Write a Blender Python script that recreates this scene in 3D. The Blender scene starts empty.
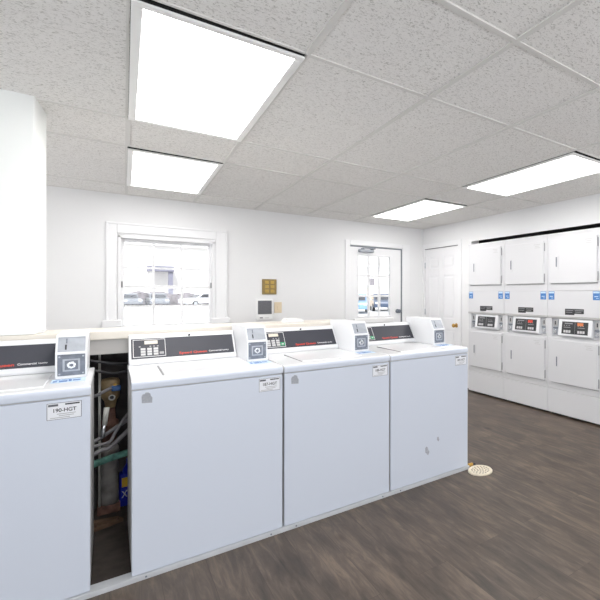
import bpy, bmesh, math, random
from mathutils import Vector, Matrix
random.seed(7)
sc = bpy.context.scene
COL = sc.collection
PI = math.pi

# ------------------------------------------------------------------ materials
def srgb(r, g, b):
    f = lambda c: (c/255/12.92) if c/255 <= .04045 else ((c/255+.055)/1.055)**2.4
    return (f(r), f(g), f(b), 1)

def mat(name, col, rough=.5, metal=0, noise=0, scale=20, bump=0, emit=None, estr=0, spec=.5, coat=0):
    m = bpy.data.materials.new(name); m.use_nodes = True
    nt = m.node_tree; b = nt.nodes['Principled BSDF']
    b.inputs['Base Color'].default_value = col
    b.inputs['Roughness'].default_value = rough
    b.inputs['Metallic'].default_value = metal
    b.inputs['Specular IOR Level'].default_value = spec
    b.inputs['Coat Weight'].default_value = coat
    if emit:
        b.inputs['Emission Color'].default_value = emit
        b.inputs['Emission Strength'].default_value = estr
    if noise or bump:
        tc = nt.nodes.new('ShaderNodeTexCoord')
        n = nt.nodes.new('ShaderNodeTexNoise'); n.inputs['Scale'].default_value = scale
        n.inputs['Detail'].default_value = 4
        nt.links.new(tc.outputs['Object'], n.inputs['Vector'])
        if noise:
            r = nt.nodes.new('ShaderNodeValToRGB')
            r.color_ramp.elements[0].position = .3; r.color_ramp.elements[1].position = .7
            r.color_ramp.elements[0].color = tuple(c*(1-noise) for c in col[:3])+(1,)
            r.color_ramp.elements[1].color = tuple(min(1, c*(1+noise*.5)) for c in col[:3])+(1,)
            nt.links.new(n.outputs['Fac'], r.inputs['Fac'])
            nt.links.new(r.outputs['Color'], b.inputs['Base Color'])
        if bump:
            bp = nt.nodes.new('ShaderNodeBump'); bp.inputs['Strength'].default_value = bump
            bp.inputs['Distance'].default_value = .002
            nt.links.new(n.outputs['Fac'], bp.inputs['Height'])
            nt.links.new(bp.outputs['Normal'], b.inputs['Normal'])
    return m

M = {}
M['wall'] = mat('wall_paint', srgb(232, 232, 233), .7, noise=.02, scale=1.5, bump=.15)
M['stub'] = mat('wall_paint_lit', srgb(238, 240, 238), .6, noise=.01, scale=1.5)  # wall paint lightened for the daylight falling on the stub
M['trim'] = mat('trim_gloss_white', srgb(236, 236, 238), .35, noise=.01, scale=3)
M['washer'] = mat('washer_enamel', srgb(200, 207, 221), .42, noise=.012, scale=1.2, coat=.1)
M['washer_lit_top'] = mat('washer_enamel_lit_top', srgb(236, 237, 240), .25, noise=.01, scale=2, coat=.3)  # same enamel as the front, whitened where the top catches the light
M['washer_side'] = mat('washer_side_shaded', srgb(205, 204, 204), .45, noise=.04, scale=3)  # greyed to stand for the shade on the side panels
M['console'] = mat('console_white', srgb(232, 233, 236), .35, noise=.01, scale=3)
M['panel_dark'] = mat('charcoal_control_panel', srgb(60, 61, 69), .5, noise=.06, scale=8, spec=.25)
M['panel_black'] = mat('black_display_panel', srgb(38, 39, 43), .3, noise=.25, scale=60)
M['panel_line'] = mat('panel_outline_white', srgb(225, 225, 225), .5)
M['beige_disp'] = mat('beige_display', srgb(222, 212, 196), .4)
M['key'] = mat('light_grey_key', srgb(196, 196, 197), .5)
M['grey_mark'] = mat('grey_marking', srgb(150, 150, 152), .5)
M['red'] = mat('red_lettering', srgb(214, 60, 44), .5)
M['white_txt'] = mat('white_lettering', srgb(225, 226, 228), .5)
M['green'] = mat('green_indicator', srgb(40, 160, 105), .4)
M['orange'] = mat('orange_indicator', srgb(215, 120, 70), .4)
M['black'] = mat('black_print', srgb(42, 42, 46), .6)
M['ink'] = mat('grey_ink', srgb(84, 86, 94), .6)
M['sticker'] = mat('sticker_white', srgb(226, 228, 234), .45)
M['steel'] = mat('brushed_steel', srgb(168, 173, 182), .5, metal=.15, noise=.12, scale=30)
M['steel_dark'] = mat('dark_steel', srgb(112, 118, 130), .5, metal=.2, noise=.25, scale=40)
M['chrome'] = mat('chrome', srgb(215, 218, 222), .22, metal=.8)
M['alu'] = mat('aluminium_strip', srgb(196, 199, 204), .4, metal=.15, noise=.08, scale=12)
M['darkgap'] = mat('dark_gap', srgb(26, 25, 25), .9, noise=.1, scale=5)  # near-black, holds the shade of gaps and recesses in its colour
M['gasket'] = mat('grey_gasket', srgb(120, 120, 122), .7)
M['seam'] = mat('seam_grey', srgb(150, 151, 155), .7)
M['badge'] = mat('grey_badge', srgb(152, 155, 163), .5, noise=.15, scale=120)
M['scuff'] = mat('grey_scuff', srgb(160, 162, 172), .7, noise=.2, scale=90)
M['skyblue'] = mat('light_blue_sticker', srgb(196, 220, 244), .5, noise=.05, scale=60)
M['blue'] = mat('blue_sticker', srgb(62, 120, 190), .5, noise=.2, scale=60)
M['blue_ink'] = mat('blue_ink', srgb(52, 104, 176), .5)
M['dryer'] = mat('dryer_enamel', srgb(214, 214, 217), .4, noise=.012, scale=1.5, coat=.1)
M['dryer_door'] = mat('dryer_door_enamel', srgb(214, 214, 217), .4, noise=.012, scale=1.5, coat=.1)
M['dryer_lip'] = mat('dryer_lip_grey', srgb(178, 177, 176), .5, noise=.08, scale=10)
M['ledge'] = mat('ledge_laminate', srgb(229, 222, 210), .35, noise=.05, scale=14)
M['apron'] = mat('apron_grey_white', srgb(196, 193, 190), .6, noise=.05, scale=6)
M['chase'] = mat('chase_dark_board', srgb(70, 66, 66), .9, noise=.5, scale=9, bump=.5)
M['slab'] = mat('bare_concrete', srgb(66, 58, 53), .9, noise=.35, scale=14, bump=.6)
M['brass'] = mat('brass', srgb(196, 152, 74), .3, metal=.85, noise=.1, scale=40)
M['oldbrass'] = mat('antique_brass', srgb(134, 112, 66), .42, metal=.55, noise=.2, scale=40)
M['goldsq'] = mat('gold_square', srgb(178, 146, 66), .4, metal=.4, noise=.15, scale=60)
M['ivory'] = mat('ivory_plastic', srgb(222, 204, 172), .45, noise=.02, scale=20)
M['plastic'] = mat('white_plastic', srgb(236, 236, 236), .4, noise=.01, scale=20)
M['screen'] = mat('dark_grey_screen', srgb(84, 84, 90), .4, noise=.2, scale=80)
M['tbar'] = mat('ceiling_grid_white', srgb(218, 216, 212), .5, noise=.03, scale=8)
M['frame'] = mat('light_frame_white', srgb(252, 252, 250), .45, noise=.01, scale=6)
M['diffuser'] = mat('light_diffuser', (1, 1, 1, 1), .5, emit=(1, .985, .96, 1), estr=9.4)
M['hose'] = mat('grey_hose', srgb(128, 126, 130), .55, noise=.2, scale=60)
M['hose_black'] = mat('black_hose', srgb(36, 36, 40), .55, noise=.2, scale=60)
M['rust'] = mat('rusty_iron', srgb(122, 88, 76), .85, noise=.5, scale=24, bump=.6)
M['castgrey'] = mat('grey_cast_pipe', srgb(150, 146, 144), .8, noise=.4, scale=18, bump=.5)
M['patina'] = mat('green_patina_copper', srgb(104, 160, 148), .8, noise=.5, scale=40, bump=.5)
M['tank'] = mat('tan_tank', srgb(158, 134, 98), .6, noise=.5, scale=22)
M['bluevalve'] = mat('blue_valve', srgb(52, 96, 160), .5)
M['pvc'] = mat('white_pvc', srgb(206, 206, 200), .5, noise=.1, scale=30)
M['bottle'] = mat('blue_bottle', srgb(26, 44, 176), .32, noise=.1, scale=20)
M['yellow'] = mat('yellow_label', srgb(216, 176, 44), .5)
M['wood'] = mat('scrap_wood', srgb(104, 80, 62), .8, noise=.4, scale=12)
M['drain'] = mat('cream_drain_cover', srgb(226, 214, 190), .5, noise=.1, scale=40)
M['drainhole'] = mat('drain_hole_grey', srgb(120, 112, 100), .8)
M['glass'] = None
M['asphalt'] = mat('pale_pavement', srgb(214, 213, 212), .9, noise=.12, scale=.6)
M['siding'] = mat('pale_siding', srgb(232, 230, 228), .8, noise=.04, scale=2)
M['siding_tan'] = mat('tan_siding', srgb(232, 214, 190), .8, noise=.05, scale=2)
M['roof_grey'] = mat('grey_roof', srgb(128, 124, 130), .9, noise=.2, scale=6)
M['porch'] = mat('porch_grey', srgb(122, 122, 138), .8, noise=.1, scale=6)
M['hedge'] = mat('grey_hedge', srgb(118, 112, 116), .9, noise=.5, scale=3, bump=.5)
M['car_glass'] = mat('car_glass', srgb(58, 60, 66), .15)
M['tyre'] = mat('tyre_rubber', srgb(40, 40, 42), .9)
M['car_white'] = mat('car_white', srgb(226, 228, 232), .3, coat=.4)
M['car_grey'] = mat('car_grey', srgb(120, 124, 132), .3, coat=.4)
M['car_blue'] = mat('car_pale_blue', srgb(118, 158, 200), .3, coat=.4)
M['car_navy'] = mat('car_navy', srgb(62, 78, 104), .3, coat=.4)
M['car_lamp'] = mat('car_lamp', srgb(190, 60, 50), .3)

def glass_mat():
    m = bpy.data.materials.new('window_glass'); m.use_nodes = True
    nt = m.node_tree; nt.nodes.clear()
    out = nt.nodes.new('ShaderNodeOutputMaterial')
    t = nt.nodes.new('ShaderNodeBsdfTransparent'); t.inputs[0].default_value = (.97, .975, .98, 1)
    g = nt.nodes.new('ShaderNodeBsdfGlossy'); g.inputs['Roughness'].default_value = .03
    mx = nt.nodes.new('ShaderNodeMixShader'); fr = nt.nodes.new('ShaderNodeFresnel'); fr.inputs[0].default_value = 1.3
    nt.links.new(fr.outputs[0], mx.inputs[0]); nt.links.new(t.outputs[0], mx.inputs[1]); nt.links.new(g.outputs[0], mx.inputs[2])
    nt.links.new(mx.outputs[0], out.inputs[0])
    return m
M['glass'] = glass_mat()

def tile_mat():
    m = mat('ceiling_tile', srgb(204, 201, 196), .9)
    nt = m.node_tree; b = nt.nodes['Principled BSDF']; b.inputs['Specular IOR Level'].default_value = .1
    tc = nt.nodes.new('ShaderNodeTexCoord')
    mp = nt.nodes.new('ShaderNodeMapping'); mp.inputs['Scale'].default_value = (1, 1.6, 1)
    nt.links.new(tc.outputs['Object'], mp.inputs['Vector'])
    n1 = nt.nodes.new('ShaderNodeTexNoise'); n1.inputs['Scale'].default_value = 76; n1.inputs['Detail'].default_value = 3; n1.inputs['Distortion'].default_value = 1.2
    nt.links.new(mp.outputs[0], n1.inputs['Vector'])
    r1 = nt.nodes.new('ShaderNodeValToRGB')
    r1.color_ramp.elements[0].position = .33; r1.color_ramp.elements[1].position = .47
    r1.color_ramp.elements[0].color = srgb(190, 187, 182); r1.color_ramp.elements[1].color = srgb(243, 241, 238)
    nt.links.new(n1.outputs['Fac'], r1.inputs['Fac'])
    n2 = nt.nodes.new('ShaderNodeTexNoise'); n2.inputs['Scale'].default_value = 1.1
    nt.links.new(tc.outputs['Object'], n2.inputs['Vector'])
    r2 = nt.nodes.new('ShaderNodeValToRGB')
    r2.color_ramp.elements[0].color = (.93, .93, .93, 1); r2.color_ramp.elements[1].color = (1, 1, 1, 1)
    nt.links.new(n2.outputs['Fac'], r2.inputs['Fac'])
    mx = nt.nodes.new('ShaderNodeMix'); mx.data_type = 'RGBA'; mx.blend_type = 'MULTIPLY'; mx.inputs['Factor'].default_value = 1
    nt.links.new(r1.outputs['Color'], mx.inputs['A']); nt.links.new(r2.outputs['Color'], mx.inputs['B'])
    nt.links.new(mx.outputs['Result'], b.inputs['Base Color'])
    bp = nt.nodes.new('ShaderNodeBump'); bp.inputs['Strength'].default_value = .3; bp.inputs['Distance'].default_value = .002
    nt.links.new(r1.outputs['Color'], bp.inputs['Height']); nt.links.new(bp.outputs['Normal'], b.inputs['Normal'])
    return m
M['tile'] = tile_mat()

def floor_mat():
    m = mat('vinyl_planks', srgb(110, 100, 92), .42)
    nt = m.node_tree; b = nt.nodes['Principled BSDF']; L = nt.links.new
    b.inputs['Specular IOR Level'].default_value = .35
    tc = nt.nodes.new('ShaderNodeTexCoord')
    # planks run along world Y: swap axes for the brick texture
    mp = nt.nodes.new('ShaderNodeMapping'); mp.inputs['Rotation'].default_value = (0, 0, PI/2)
    L(tc.outputs['Object'], mp.inputs['Vector'])
    def brick(c1, c2, mortar):
        br = nt.nodes.new('ShaderNodeTexBrick')
        br.inputs['Color1'].default_value = c1; br.inputs['Color2'].default_value = c2; br.inputs['Mortar'].default_value = mortar
        br.inputs['Scale'].default_value = 1; br.inputs['Brick Width'].default_value = 1.22; br.inputs['Row Height'].default_value = .18
        br.inputs['Mortar Size'].default_value = .0012; br.inputs['Mortar Smooth'].default_value = .2; br.offset = .37; br.offset_frequency = 2
        L(mp.outputs[0], br.inputs['Vector']); return br
    br = brick((.0, .0, .0, 1), (1, 1, 1, 1), (.3, .3, .3, 1))
    bm_ = brick((1, 1, 1, 1), (1, 1, 1, 1), (.62, .6, .59, 1))
    # per plank offset for the grain
    add = nt.nodes.new('ShaderNodeVectorMath'); add.operation = 'MULTIPLY_ADD'
    L(br.outputs['Color'], add.inputs[0]); add.inputs[1].default_value = (7.3, 3.1, 5.7); L(tc.outputs['Object'], add.inputs[2])
    mg = nt.nodes.new('ShaderNodeMapping'); mg.inputs['Scale'].default_value = (15, 1.9, 1)
    L(add.outputs[0], mg.inputs['Vector'])
    n1 = nt.nodes.new('ShaderNodeTexNoise'); n1.inputs['Scale'].default_value = 1.9; n1.inputs['Detail'].default_value = 12; n1.inputs['Roughness'].default_value = .68; n1.inputs['Distortion'].default_value = .7
    L(mg.outputs[0], n1.inputs['Vector'])
    r1 = nt.nodes.new('ShaderNodeValToRGB'); cr = r1.color_ramp
    cr.elements[0].position = .26; cr.elements[0].color = srgb(48, 41, 36)
    cr.elements[1].position = .74; cr.elements[1].color = srgb(116, 101, 88)
    e = cr.elements.new(.5); e.color = srgb(82, 71, 62)
    L(n1.outputs['Fac'], r1.inputs['Fac'])
    # broad tone change and knots
    mk = nt.nodes.new('ShaderNodeMapping'); mk.inputs['Scale'].default_value = (4.5, 1.7, 1); L(add.outputs[0], mk.inputs['Vector'])
    n2 = nt.nodes.new('ShaderNodeTexNoise'); n2.inputs['Scale'].default_value = 1.5; n2.inputs['Detail'].default_value = 3; L(mk.outputs[0], n2.inputs['Vector'])
    r2 = nt.nodes.new('ShaderNodeValToRGB'); r2.color_ramp.elements[0].position = .3; r2.color_ramp.elements[1].position = .7
    r2.color_ramp.elements[0].color = (.60, .59, .59, 1); r2.color_ramp.elements[1].color = (1.2, 1.17, 1.13, 1)
    L(n2.outputs['Fac'], r2.inputs['Fac'])
    v = nt.nodes.new('ShaderNodeTexVoronoi'); v.inputs['Scale'].default_value = 2.2
    mv = nt.nodes.new('ShaderNodeMapping'); mv.inputs['Scale'].default_value = (1.9, 1, 1); L(add.outputs[0], mv.inputs['Vector']); L(mv.outputs[0], v.inputs['Vector'])
    r3 = nt.nodes.new('ShaderNodeValToRGB'); r3.color_ramp.elements[0].position = .02; r3.color_ramp.elements[1].position = .14
    r3.color_ramp.elements[0].color = (.42, .40, .39, 1); r3.color_ramp.elements[1].color = (1, 1, 1, 1)
    L(v.outputs['Distance'], r3.inputs['Fac'])
    cur = r1.outputs['Color']
    for s in (r2.outputs['Color'], r3.outputs['Color'], bm_.outputs['Color']):
        mx = nt.nodes.new('ShaderNodeMix'); mx.data_type = 'RGBA'; mx.blend_type = 'MULTIPLY'; mx.inputs['Factor'].default_value = 1
        L(cur, mx.inputs['A']); L(s, mx.inputs['B']); cur = mx.outputs['Result']
    L(cur, b.inputs['Base Color'])
    rr = nt.nodes.new('ShaderNodeMapRange'); rr.inputs['To Min'].default_value = .36; rr.inputs['To Max'].default_value = .56
    L(n1.outputs['Fac'], rr.inputs['Value']); L(rr.outputs[0], b.inputs['Roughness'])
    bp = nt.nodes.new('ShaderNodeBump'); bp.inputs['Strength'].default_value = .12; bp.inputs['Distance'].default_value = .002
    L(n1.outputs['Fac'], bp.inputs['Height']); L(bp.outputs['Normal'], b.inputs['Normal'])
    return m
M['floor'] = floor_mat()

# ------------------------------------------------------------------ mesh helpers
class MB:
    def __init__(self):
        self.bm = bmesh.new(); self.mats = []
    def mi(self, m):
        if m not in self.mats: self.mats.append(m)
        return self.mats.index(m)
    def _take(self, tmp, m, mx=None):
        idx = self.mi(m)
        for f in tmp.faces: f.material_index = idx
        if mx is not None: bmesh.ops.transform(tmp, matrix=mx, verts=tmp.verts)
        me = bpy.data.meshes.new('tmp'); tmp.to_mesh(me); tmp.free()
        self.bm.from_mesh(me); bpy.data.meshes.remove(me)
    def box(self, a, b, m, bev=0, seg=2, mx=None):
        t = bmesh.new(); bmesh.ops.create_cube(t, size=1)
        s = [abs(b[i]-a[i]) for i in range(3)]; c = [(a[i]+b[i])/2 for i in range(3)]
        bmesh.ops.scale(t, vec=s, verts=t.verts); bmesh.ops.translate(t, vec=c, verts=t.verts)
        if bev:
            bmesh.ops.bevel(t, geom=list(t.edges), offset=min(bev, min(s)*.45), segments=seg, affect='EDGES', profile=.5)
            if seg > 1:
                for f in t.faces: f.smooth = False
        self._take(t, m, mx); return self
    def prism(self, prof, x0, x1, m, bev=0, seg=2, axis=0, mx=None):
        # profile of (a, b) swept along an axis: axis 0 -> (y, z), axis 1 -> (x, z), axis 2 -> (x, y)
        t = bmesh.new()
        def P(x, p):
            return {0: (x, p[0], p[1]), 1: (p[0], x, p[1]), 2: (p[0], p[1], x)}[axis]
        A = [t.verts.new(P(x0, p)) for p in prof]; B = [t.verts.new(P(x1, p)) for p in prof]
        n = len(prof)
        t.faces.new(A); t.faces.new(B[::-1])
        for i in range(n): t.faces.new((A[i], B[i], B[(i+1) % n], A[(i+1) % n]))
        bmesh.ops.recalc_face_normals(t, faces=t.faces)
        if bev: bmesh.ops.bevel(t, geom=list(t.edges), offset=bev, segments=seg, affect='EDGES', profile=.5)
        self._take(t, m, mx); return self
    def cyl(self, p, q, r, m, r2=None, seg=20, bev=0, mx=None, smooth=True):
        p, q = Vector(p), Vector(q); d = q-p
        t = bmesh.new(); bmesh.ops.create_cone(t, cap_ends=True, segments=seg, radius1=r, radius2=r if r2 is None else r2, depth=d.length)
        if bev:
            es = [e for e in t.edges if any(len(f.verts) > 4 for f in e.link_faces)]
            bmesh.ops.bevel(t, geom=es, offset=bev, segments=2, affect='EDGES', profile=.5)
        if smooth:
            for f in t.faces: f.smooth = len(f.verts) == 4
        R = d.to_track_quat('Z', 'Y').to_matrix().to_4x4(); R.translation = (p+q)/2
        bmesh.ops.transform(t, matrix=R, verts=t.verts)
        self._take(t, m, mx); return self
    def sphere(self, c, r, m, sc_=(1, 1, 1), u=20, v=12):
        t = bmesh.new(); bmesh.ops.create_uvsphere(t, u_segments=u, v_segments=v, radius=r)
        bmesh.ops.scale(t, vec=sc_, verts=t.verts); bmesh.ops.translate(t, vec=c, verts=t.verts)
        for f in t.faces: f.smooth = True
        self._take(t, m); return self
    def lathe(self, c, prof, m, seg=28):
        t = bmesh.new(); rings = []
        for r, z in prof:
            rings.append([t.verts.new((c[0]+r*math.cos(2*PI*i/seg), c[1]+r*math.sin(2*PI*i/seg), c[2]+z)) for i in range(seg)])
        for a, b in zip(rings, rings[1:]):
            for i in range(seg): t.faces.new((a[i], a[(i+1) % seg], b[(i+1) % seg], b[i]))
        t.faces.new(rings[0][::-1]); t.faces.new(rings[-1])
        for f in t.faces: f.smooth = len(f.verts) == 4
        self._take(t, m); return self
    def tube(self, pts, r, m, seg=10, sub=8):
        P = [Vector(p) for p in pts]
        if len(P) > 2:
            Q = []; ext = [P[0]*2-P[1]]+P+[P[-1]*2-P[-2]]
            for i in range(1, len(ext)-2):
                for k in range(sub):
                    s = k/sub; a, b, c, d = ext[i-1:i+3]
                    Q.append(.5*((2*b)+(-a+c)*s+(2*a-5*b+4*c-d)*s*s+(-a+3*b-3*c+d)*s**3))
            Q.append(P[-1]); P = Q
        t = bmesh.new(); rings = []; up = Vector((.13, .21, .97))
        for i, p in enumerate(P):
            d = (P[min(i+1, len(P)-1)]-P[max(i-1, 0)]).normalized()
            a = d.cross(up); a = a.normalized() if a.length > 1e-4 else Vector((1, 0, 0)); b = d.cross(a)
            rings.append([t.verts.new(p+r*(math.cos(2*PI*k/seg)*a+math.sin(2*PI*k/seg)*b)) for k in range(seg)])
        for A, B in zip(rings, rings[1:]):
            for k in range(seg):
                f = t.faces.new((A[k], A[(k+1) % seg], B[(k+1) % seg], B[k])); f.smooth = True
        t.faces.new(rings[0]); t.faces.new(rings[-1])
        bmesh.ops.recalc_face_normals(t, faces=t.faces)
        self._take(t, m); return self
    def quad(self, pts, m):
        t = bmesh.new(); t.faces.new([t.verts.new(p) for p in pts]); self._take(t, m); return self
    def text(self, s, size, mx, m, bold=False, width=None):
        cu = bpy.data.curves.new('t', 'FONT'); cu.body = s; cu.size = size; cu.align_x = 'CENTER'; cu.align_y = 'CENTER'
        if bold: cu.offset = size*.02
        o = bpy.data.objects.new('t', cu); COL.objects.link(o)
        dg = bpy.context.evaluated_depsgraph_get(); dg.update()
        me = bpy.data.meshes.new_from_object(o.evaluated_get(dg))
        bpy.data.objects.remove(o); bpy.data.curves.remove(cu)
        t = bmesh.new(); t.from_mesh(me); bpy.data.meshes.remove(me)
        if width and t.verts:
            xs = [v.co.x for v in t.verts]; k = width/max(1e-6, max(xs)-min(xs))
            bmesh.ops.scale(t, vec=(k, 1, 1), verts=t.verts)
        self._take(t, m, mx); return self
    def build(self, name, parent=None, off=None):
        if off is not None: bmesh.ops.translate(self.bm, vec=[-c for c in off], verts=self.bm.verts)
        me = bpy.data.meshes.new(name); self.bm.to_mesh(me); self.bm.free()
        for m in self.mats: me.materials.append(m)
        o = bpy.data.objects.new(name, me); COL.objects.link(o)
        if parent is not None: o.parent = parent
        return o

def thing(name, label, cat, loc=(0, 0, 0), group=None):
    o = bpy.data.objects.new(name, None); o.empty_display_size = .1; COL.objects.link(o); o.location = loc
    o['label'] = label; o['category'] = cat
    if group: o['group'] = group
    return o
def tag(o, label, cat, group=None):
    o['label'] = label; o['category'] = cat
    if group: o['group'] = group
    return o
def struct(o):
    o['kind'] = 'structure'; return o
def copy_tree(o, parent=None):
    c = o.copy(); COL.objects.link(c)
    if parent is not None: c.parent = parent
    for ch in list(o.children): copy_tree(ch, c)
    return c

def plane_mx(origin, xdir, zdir):
    """local (x, y, 0) text plane -> world: x along xdir, y along zdir"""
    x = Vector(xdir).normalized(); y = Vector(zdir).normalized(); n = x.cross(y)
    mx = Matrix((x, y, n)).transposed().to_4x4(); mx.translation = Vector(origin); return mx

# ------------------------------------------------------------------ measured layout (metres)
H = 1.301                       # camera height
ZC = 2.32                       # ceiling
YB = 5.68                       # back wall
XR = 3.80                       # right wall
D = 2.455; W = .651             # washer fronts, washer width
KB = YB/5.423                   # factor from the measuring plane to the back wall
def bw(x, z): return x*KB, H+(z-H)*KB
XL, YN = -3.0, -3.0             # unseen ends of the room
LEDGE_Y, LEDGE_Z, LEDGE_X1 = 3.16, 1.087, 1.42

# ------------------------------------------------------------------ shell
flo = MB().box((XL, YN, -.06), (4.9, YB+.2, 0), M['floor']).build('floor'); struct(flo)

# back wall with window and door openings
wx0, wz0 = bw(.075, .955); wx1, wz1 = bw(.868, 1.856)
dx0, _ = bw(2.452, 0); dx1, dz1 = bw(3.262, 1.952)
T = .16
b = MB()
b.box((XL, YB, 0), (wx0, YB+T, 2.6), M['wall'])
b.box((wx0, YB, 0), (wx1, YB+T, wz0), M['wall'])
b.box((wx0, YB, wz1), (wx1, YB+T, 2.6), M['wall'])
b.box((wx1, YB, 0), (dx0, YB+T, 2.6), M['wall'])
b.box((dx0, YB, dz1), (dx1, YB+T, 2.6), M['wall'])
b.box((dx1, YB, 0), (4.9, YB+T, 2.6), M['wall'])
struct(b.build('wall_back'))

# right wall with closet door opening and dryer recess
KR = XR/3.6446
cy1 = 5.63; cy0 = 4.584*KR; cz = H+(1.973-H)*KR
ry1 = 4.50; ry0 = 2.30; rz = 2.022
b = MB()
b.box((XR, cy1, 0), (XR+.14, YB, 2.6), M['wall'])
b.box((XR, cy0, cz), (XR+.14, cy1, 2.6), M['wall'])
b.box((XR, ry1, 0), (XR+.14, cy0, 2.6), M['wall'])
b.box((XR, ry0, rz), (XR+.012, ry1, 2.6), M['wall'])
b.box((XR, YN, 0), (XR+.14, ry0, 2.6), M['wall'])
b.box((4.66, ry0-.1, 0), (4.8, ry1+.1, 2.6), M['darkgap'])        # back of the recess
b.box((XR+.14, ry1, 0), (4.7, ry1+.1, 2.6), M['darkgap'])
b.box((XR+.14, ry0-.1, 0), (4.7, ry0, 2.6), M['darkgap'])
b.box((XR+.012, ry0, 2.06), (4.7, ry1, 2.12), M['darkgap'])
struct(b.build('wall_right'))
struct(MB().box((XL-.14, YN, 0), (XL, YB+T, 2.6), M['wall']).build('wall_left'))
struct(MB().box((XL-.14, YN-.14, 0), (XR+.14, YN, 2.6), M['wall']).build('wall_front'))

# stub wall standing on the half wall at left
b = MB()
b.prism([(XL, 3.16), (-.304, 3.16), (-.299, 3.165), (-.278, 3.43), (XL, 3.43)], LEDGE_Z+.0015, 2.6, M['stub'], axis=2)
struct(b.build('wall_stub'))
struct(MB().box((-.296, 3.25, LEDGE_Z+.001), (-.272, 3.42, LEDGE_Z+.012), M['trim'], .003).build('trim_1'))

# half wall: back board, end board, ledge board on top
struct(MB().box((XL, 3.435, 0), (LEDGE_X1-.02, 3.455, 1.04), M['chase']).box((XL, 3.455, 0), (LEDGE_X1-.02, 3.47, 1.04), M['wall']).build('wall_half'))
struct(MB().box((LEDGE_X1-.04, 3.21, 0), (LEDGE_X1-.02, 3.43, 1.04), M['wall']).build('trim_3'))

ledge = thing('ledge', 'long beige laminate ledge running behind the washing machines', 'ledge', (0, 3.3, 0))
MB().box((XL, LEDGE_Y, 1.041), (LEDGE_X1, 3.50, LEDGE_Z), M['ledge'], .004).build('ledge_board', ledge, (0, 3.3, 0))
MB().box((XL, 3.18, .958), (LEDGE_X1-.02, 3.2, 1.041), M['apron']).build('apron', ledge, (0, 3.3, 0))

# bare slab showing between the first two washers
struct(MB().box((-.75, D+.03, -.01), (.8, 3.43, .003), M['slab']).build('trim_2'))

# ceiling: tiles in a T-bar grid, openings at the light fittings
gx = [XL, -2.435, -1.81, -1.19, -.57, .054, .645, 1.27, 1.875, 2.54, 3.15, XR]
SH = .02                        # the ceiling grid runs slightly askew to the machines
def sx(x, y): return x+SH*(y-1.85)
gy = [-3.0, -2.74, -2.12, -.77, -.13, 1.21, 1.85, 3.19, 3.80, 5.17, YB]
LIGHTS = [(5, 6), (5, 8), (9, 6), (9, 8)]
b = MB()
h = .012
for i in range(len(gx)-1):
    for j in range(len(gy)-1):
        if (i, j) in LIGHTS: continue
        dz = random.uniform(0, .003)
        b.quad([(sx(gx[i], gy[j]), gy[j], ZC+.004+dz), (sx(gx[i], gy[j+1]), gy[j+1], ZC+.004+random.uniform(0, .003)), (sx(gx[i+1], gy[j+1]), gy[j+1], ZC+.004+dz), (sx(gx[i+1], gy[j]), gy[j], ZC+.004+random.uniform(0, .003))], M['tile'])
def isl(i, j): return (i, j) in LIGHTS
for i, x in enumerate(gx[1:-1], 1):
    for j in range(len(gy)-1):
        a, c = x-h, x+h; ya, yb_ = gy[j], gy[j+1]
        if isl(i, j): c = x-.003
        if isl(i-1, j): a = x+.003
        b.prism([(sx(a, ya), ya), (sx(c, ya), ya), (sx(c, yb_), yb_), (sx(a, yb_), yb_)], ZC, ZC+.02, M['tbar'], axis=2)
for j, y in enumerate(gy[1:-1], 1):
    for i in range(len(gx)-1):
        a, c = y-h, y+h
        if isl(i, j): c = y+.001
        if isl(i, j-1): a = y-.004
        b.box((sx(gx[i]+h, y), a, ZC-.0005), (sx(gx[i+1]-h, y), c, ZC+.02), M['tbar'])
# wall angle
for y0, y1, x0, x1 in ((YB-.018, YB, XL, XR), (YN, YB, XR-.018, XR)):
    b.box((x0, y0, ZC-.001), (x1, y1, ZC+.02), M['tbar'])
b.box((XL, YN, 2.5), (4.8, YB+T, 2.6), M['darkgap'])              # deck above the tiles
struct(b.build('ceiling'))

LL = {(5, 6): 'large bright ceiling light panel nearest the viewer, above the left washers',
      (5, 8): 'bright ceiling light panel at left, in front of the window wall',
      (9, 6): 'bright ceiling light panel at right, in front of the dryers',
      (9, 8): 'bright ceiling light panel at the far end, in front of the glazed door'}
proto = None
for (i, j) in LIGHTS:
    cx, cyy = (gx[i]+gx[i+1])/2, (gy[j]+gy[j+1])/2; cx = sx(cx, cyy)
    if proto is None:
        proto = r = thing('ceiling_light', LL[(i, j)], 'ceiling light', (cx, cyy, ZC), 'recessed ceiling lights')
        x0, x1 = -.2945, .2935; y0, y1 = -.643, .666; fw = .034; r.rotation_euler = (0, 0, -SH)
        f = MB()
        for a, c in (((x0, y0), (x1, y0+fw)), ((x0, y1-fw), (x1, y1)), ((x0, y0+fw), (x0+fw, y1-fw)), ((x1-fw, y0+fw), (x1, y1-fw))):
            f.box((a[0], a[1], -.008), (c[0], c[1], .001), M['frame'], .002, 1)
        f.box((x0+.004, y0+.004, .021), (x1-.004, y1-.004, .07), M['darkgap'])
        for a, c in (((x0+.003, y0+.003), (x1-.003, y0+.02)), ((x0+.003, y1-.02), (x1-.003, y1-.003)), ((x0+.003, y0+.02), (x0+.02, y1-.02)), ((x1-.02, y0+.02), (x1-.003, y1-.02))):
            f.box((a[0], a[1], .001), (c[0], c[1], .022), M['darkgap'])
        f.build('frame', r)
        MB().box((x0+fw, y0+fw, -.004), (x1-fw, y1-fw, .02), M['diffuser']).build('diffuser', r)
    else:
        r = copy_tree(proto); r.location = (cx, cyy, ZC); r['label'] = LL[(i, j)]

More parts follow.
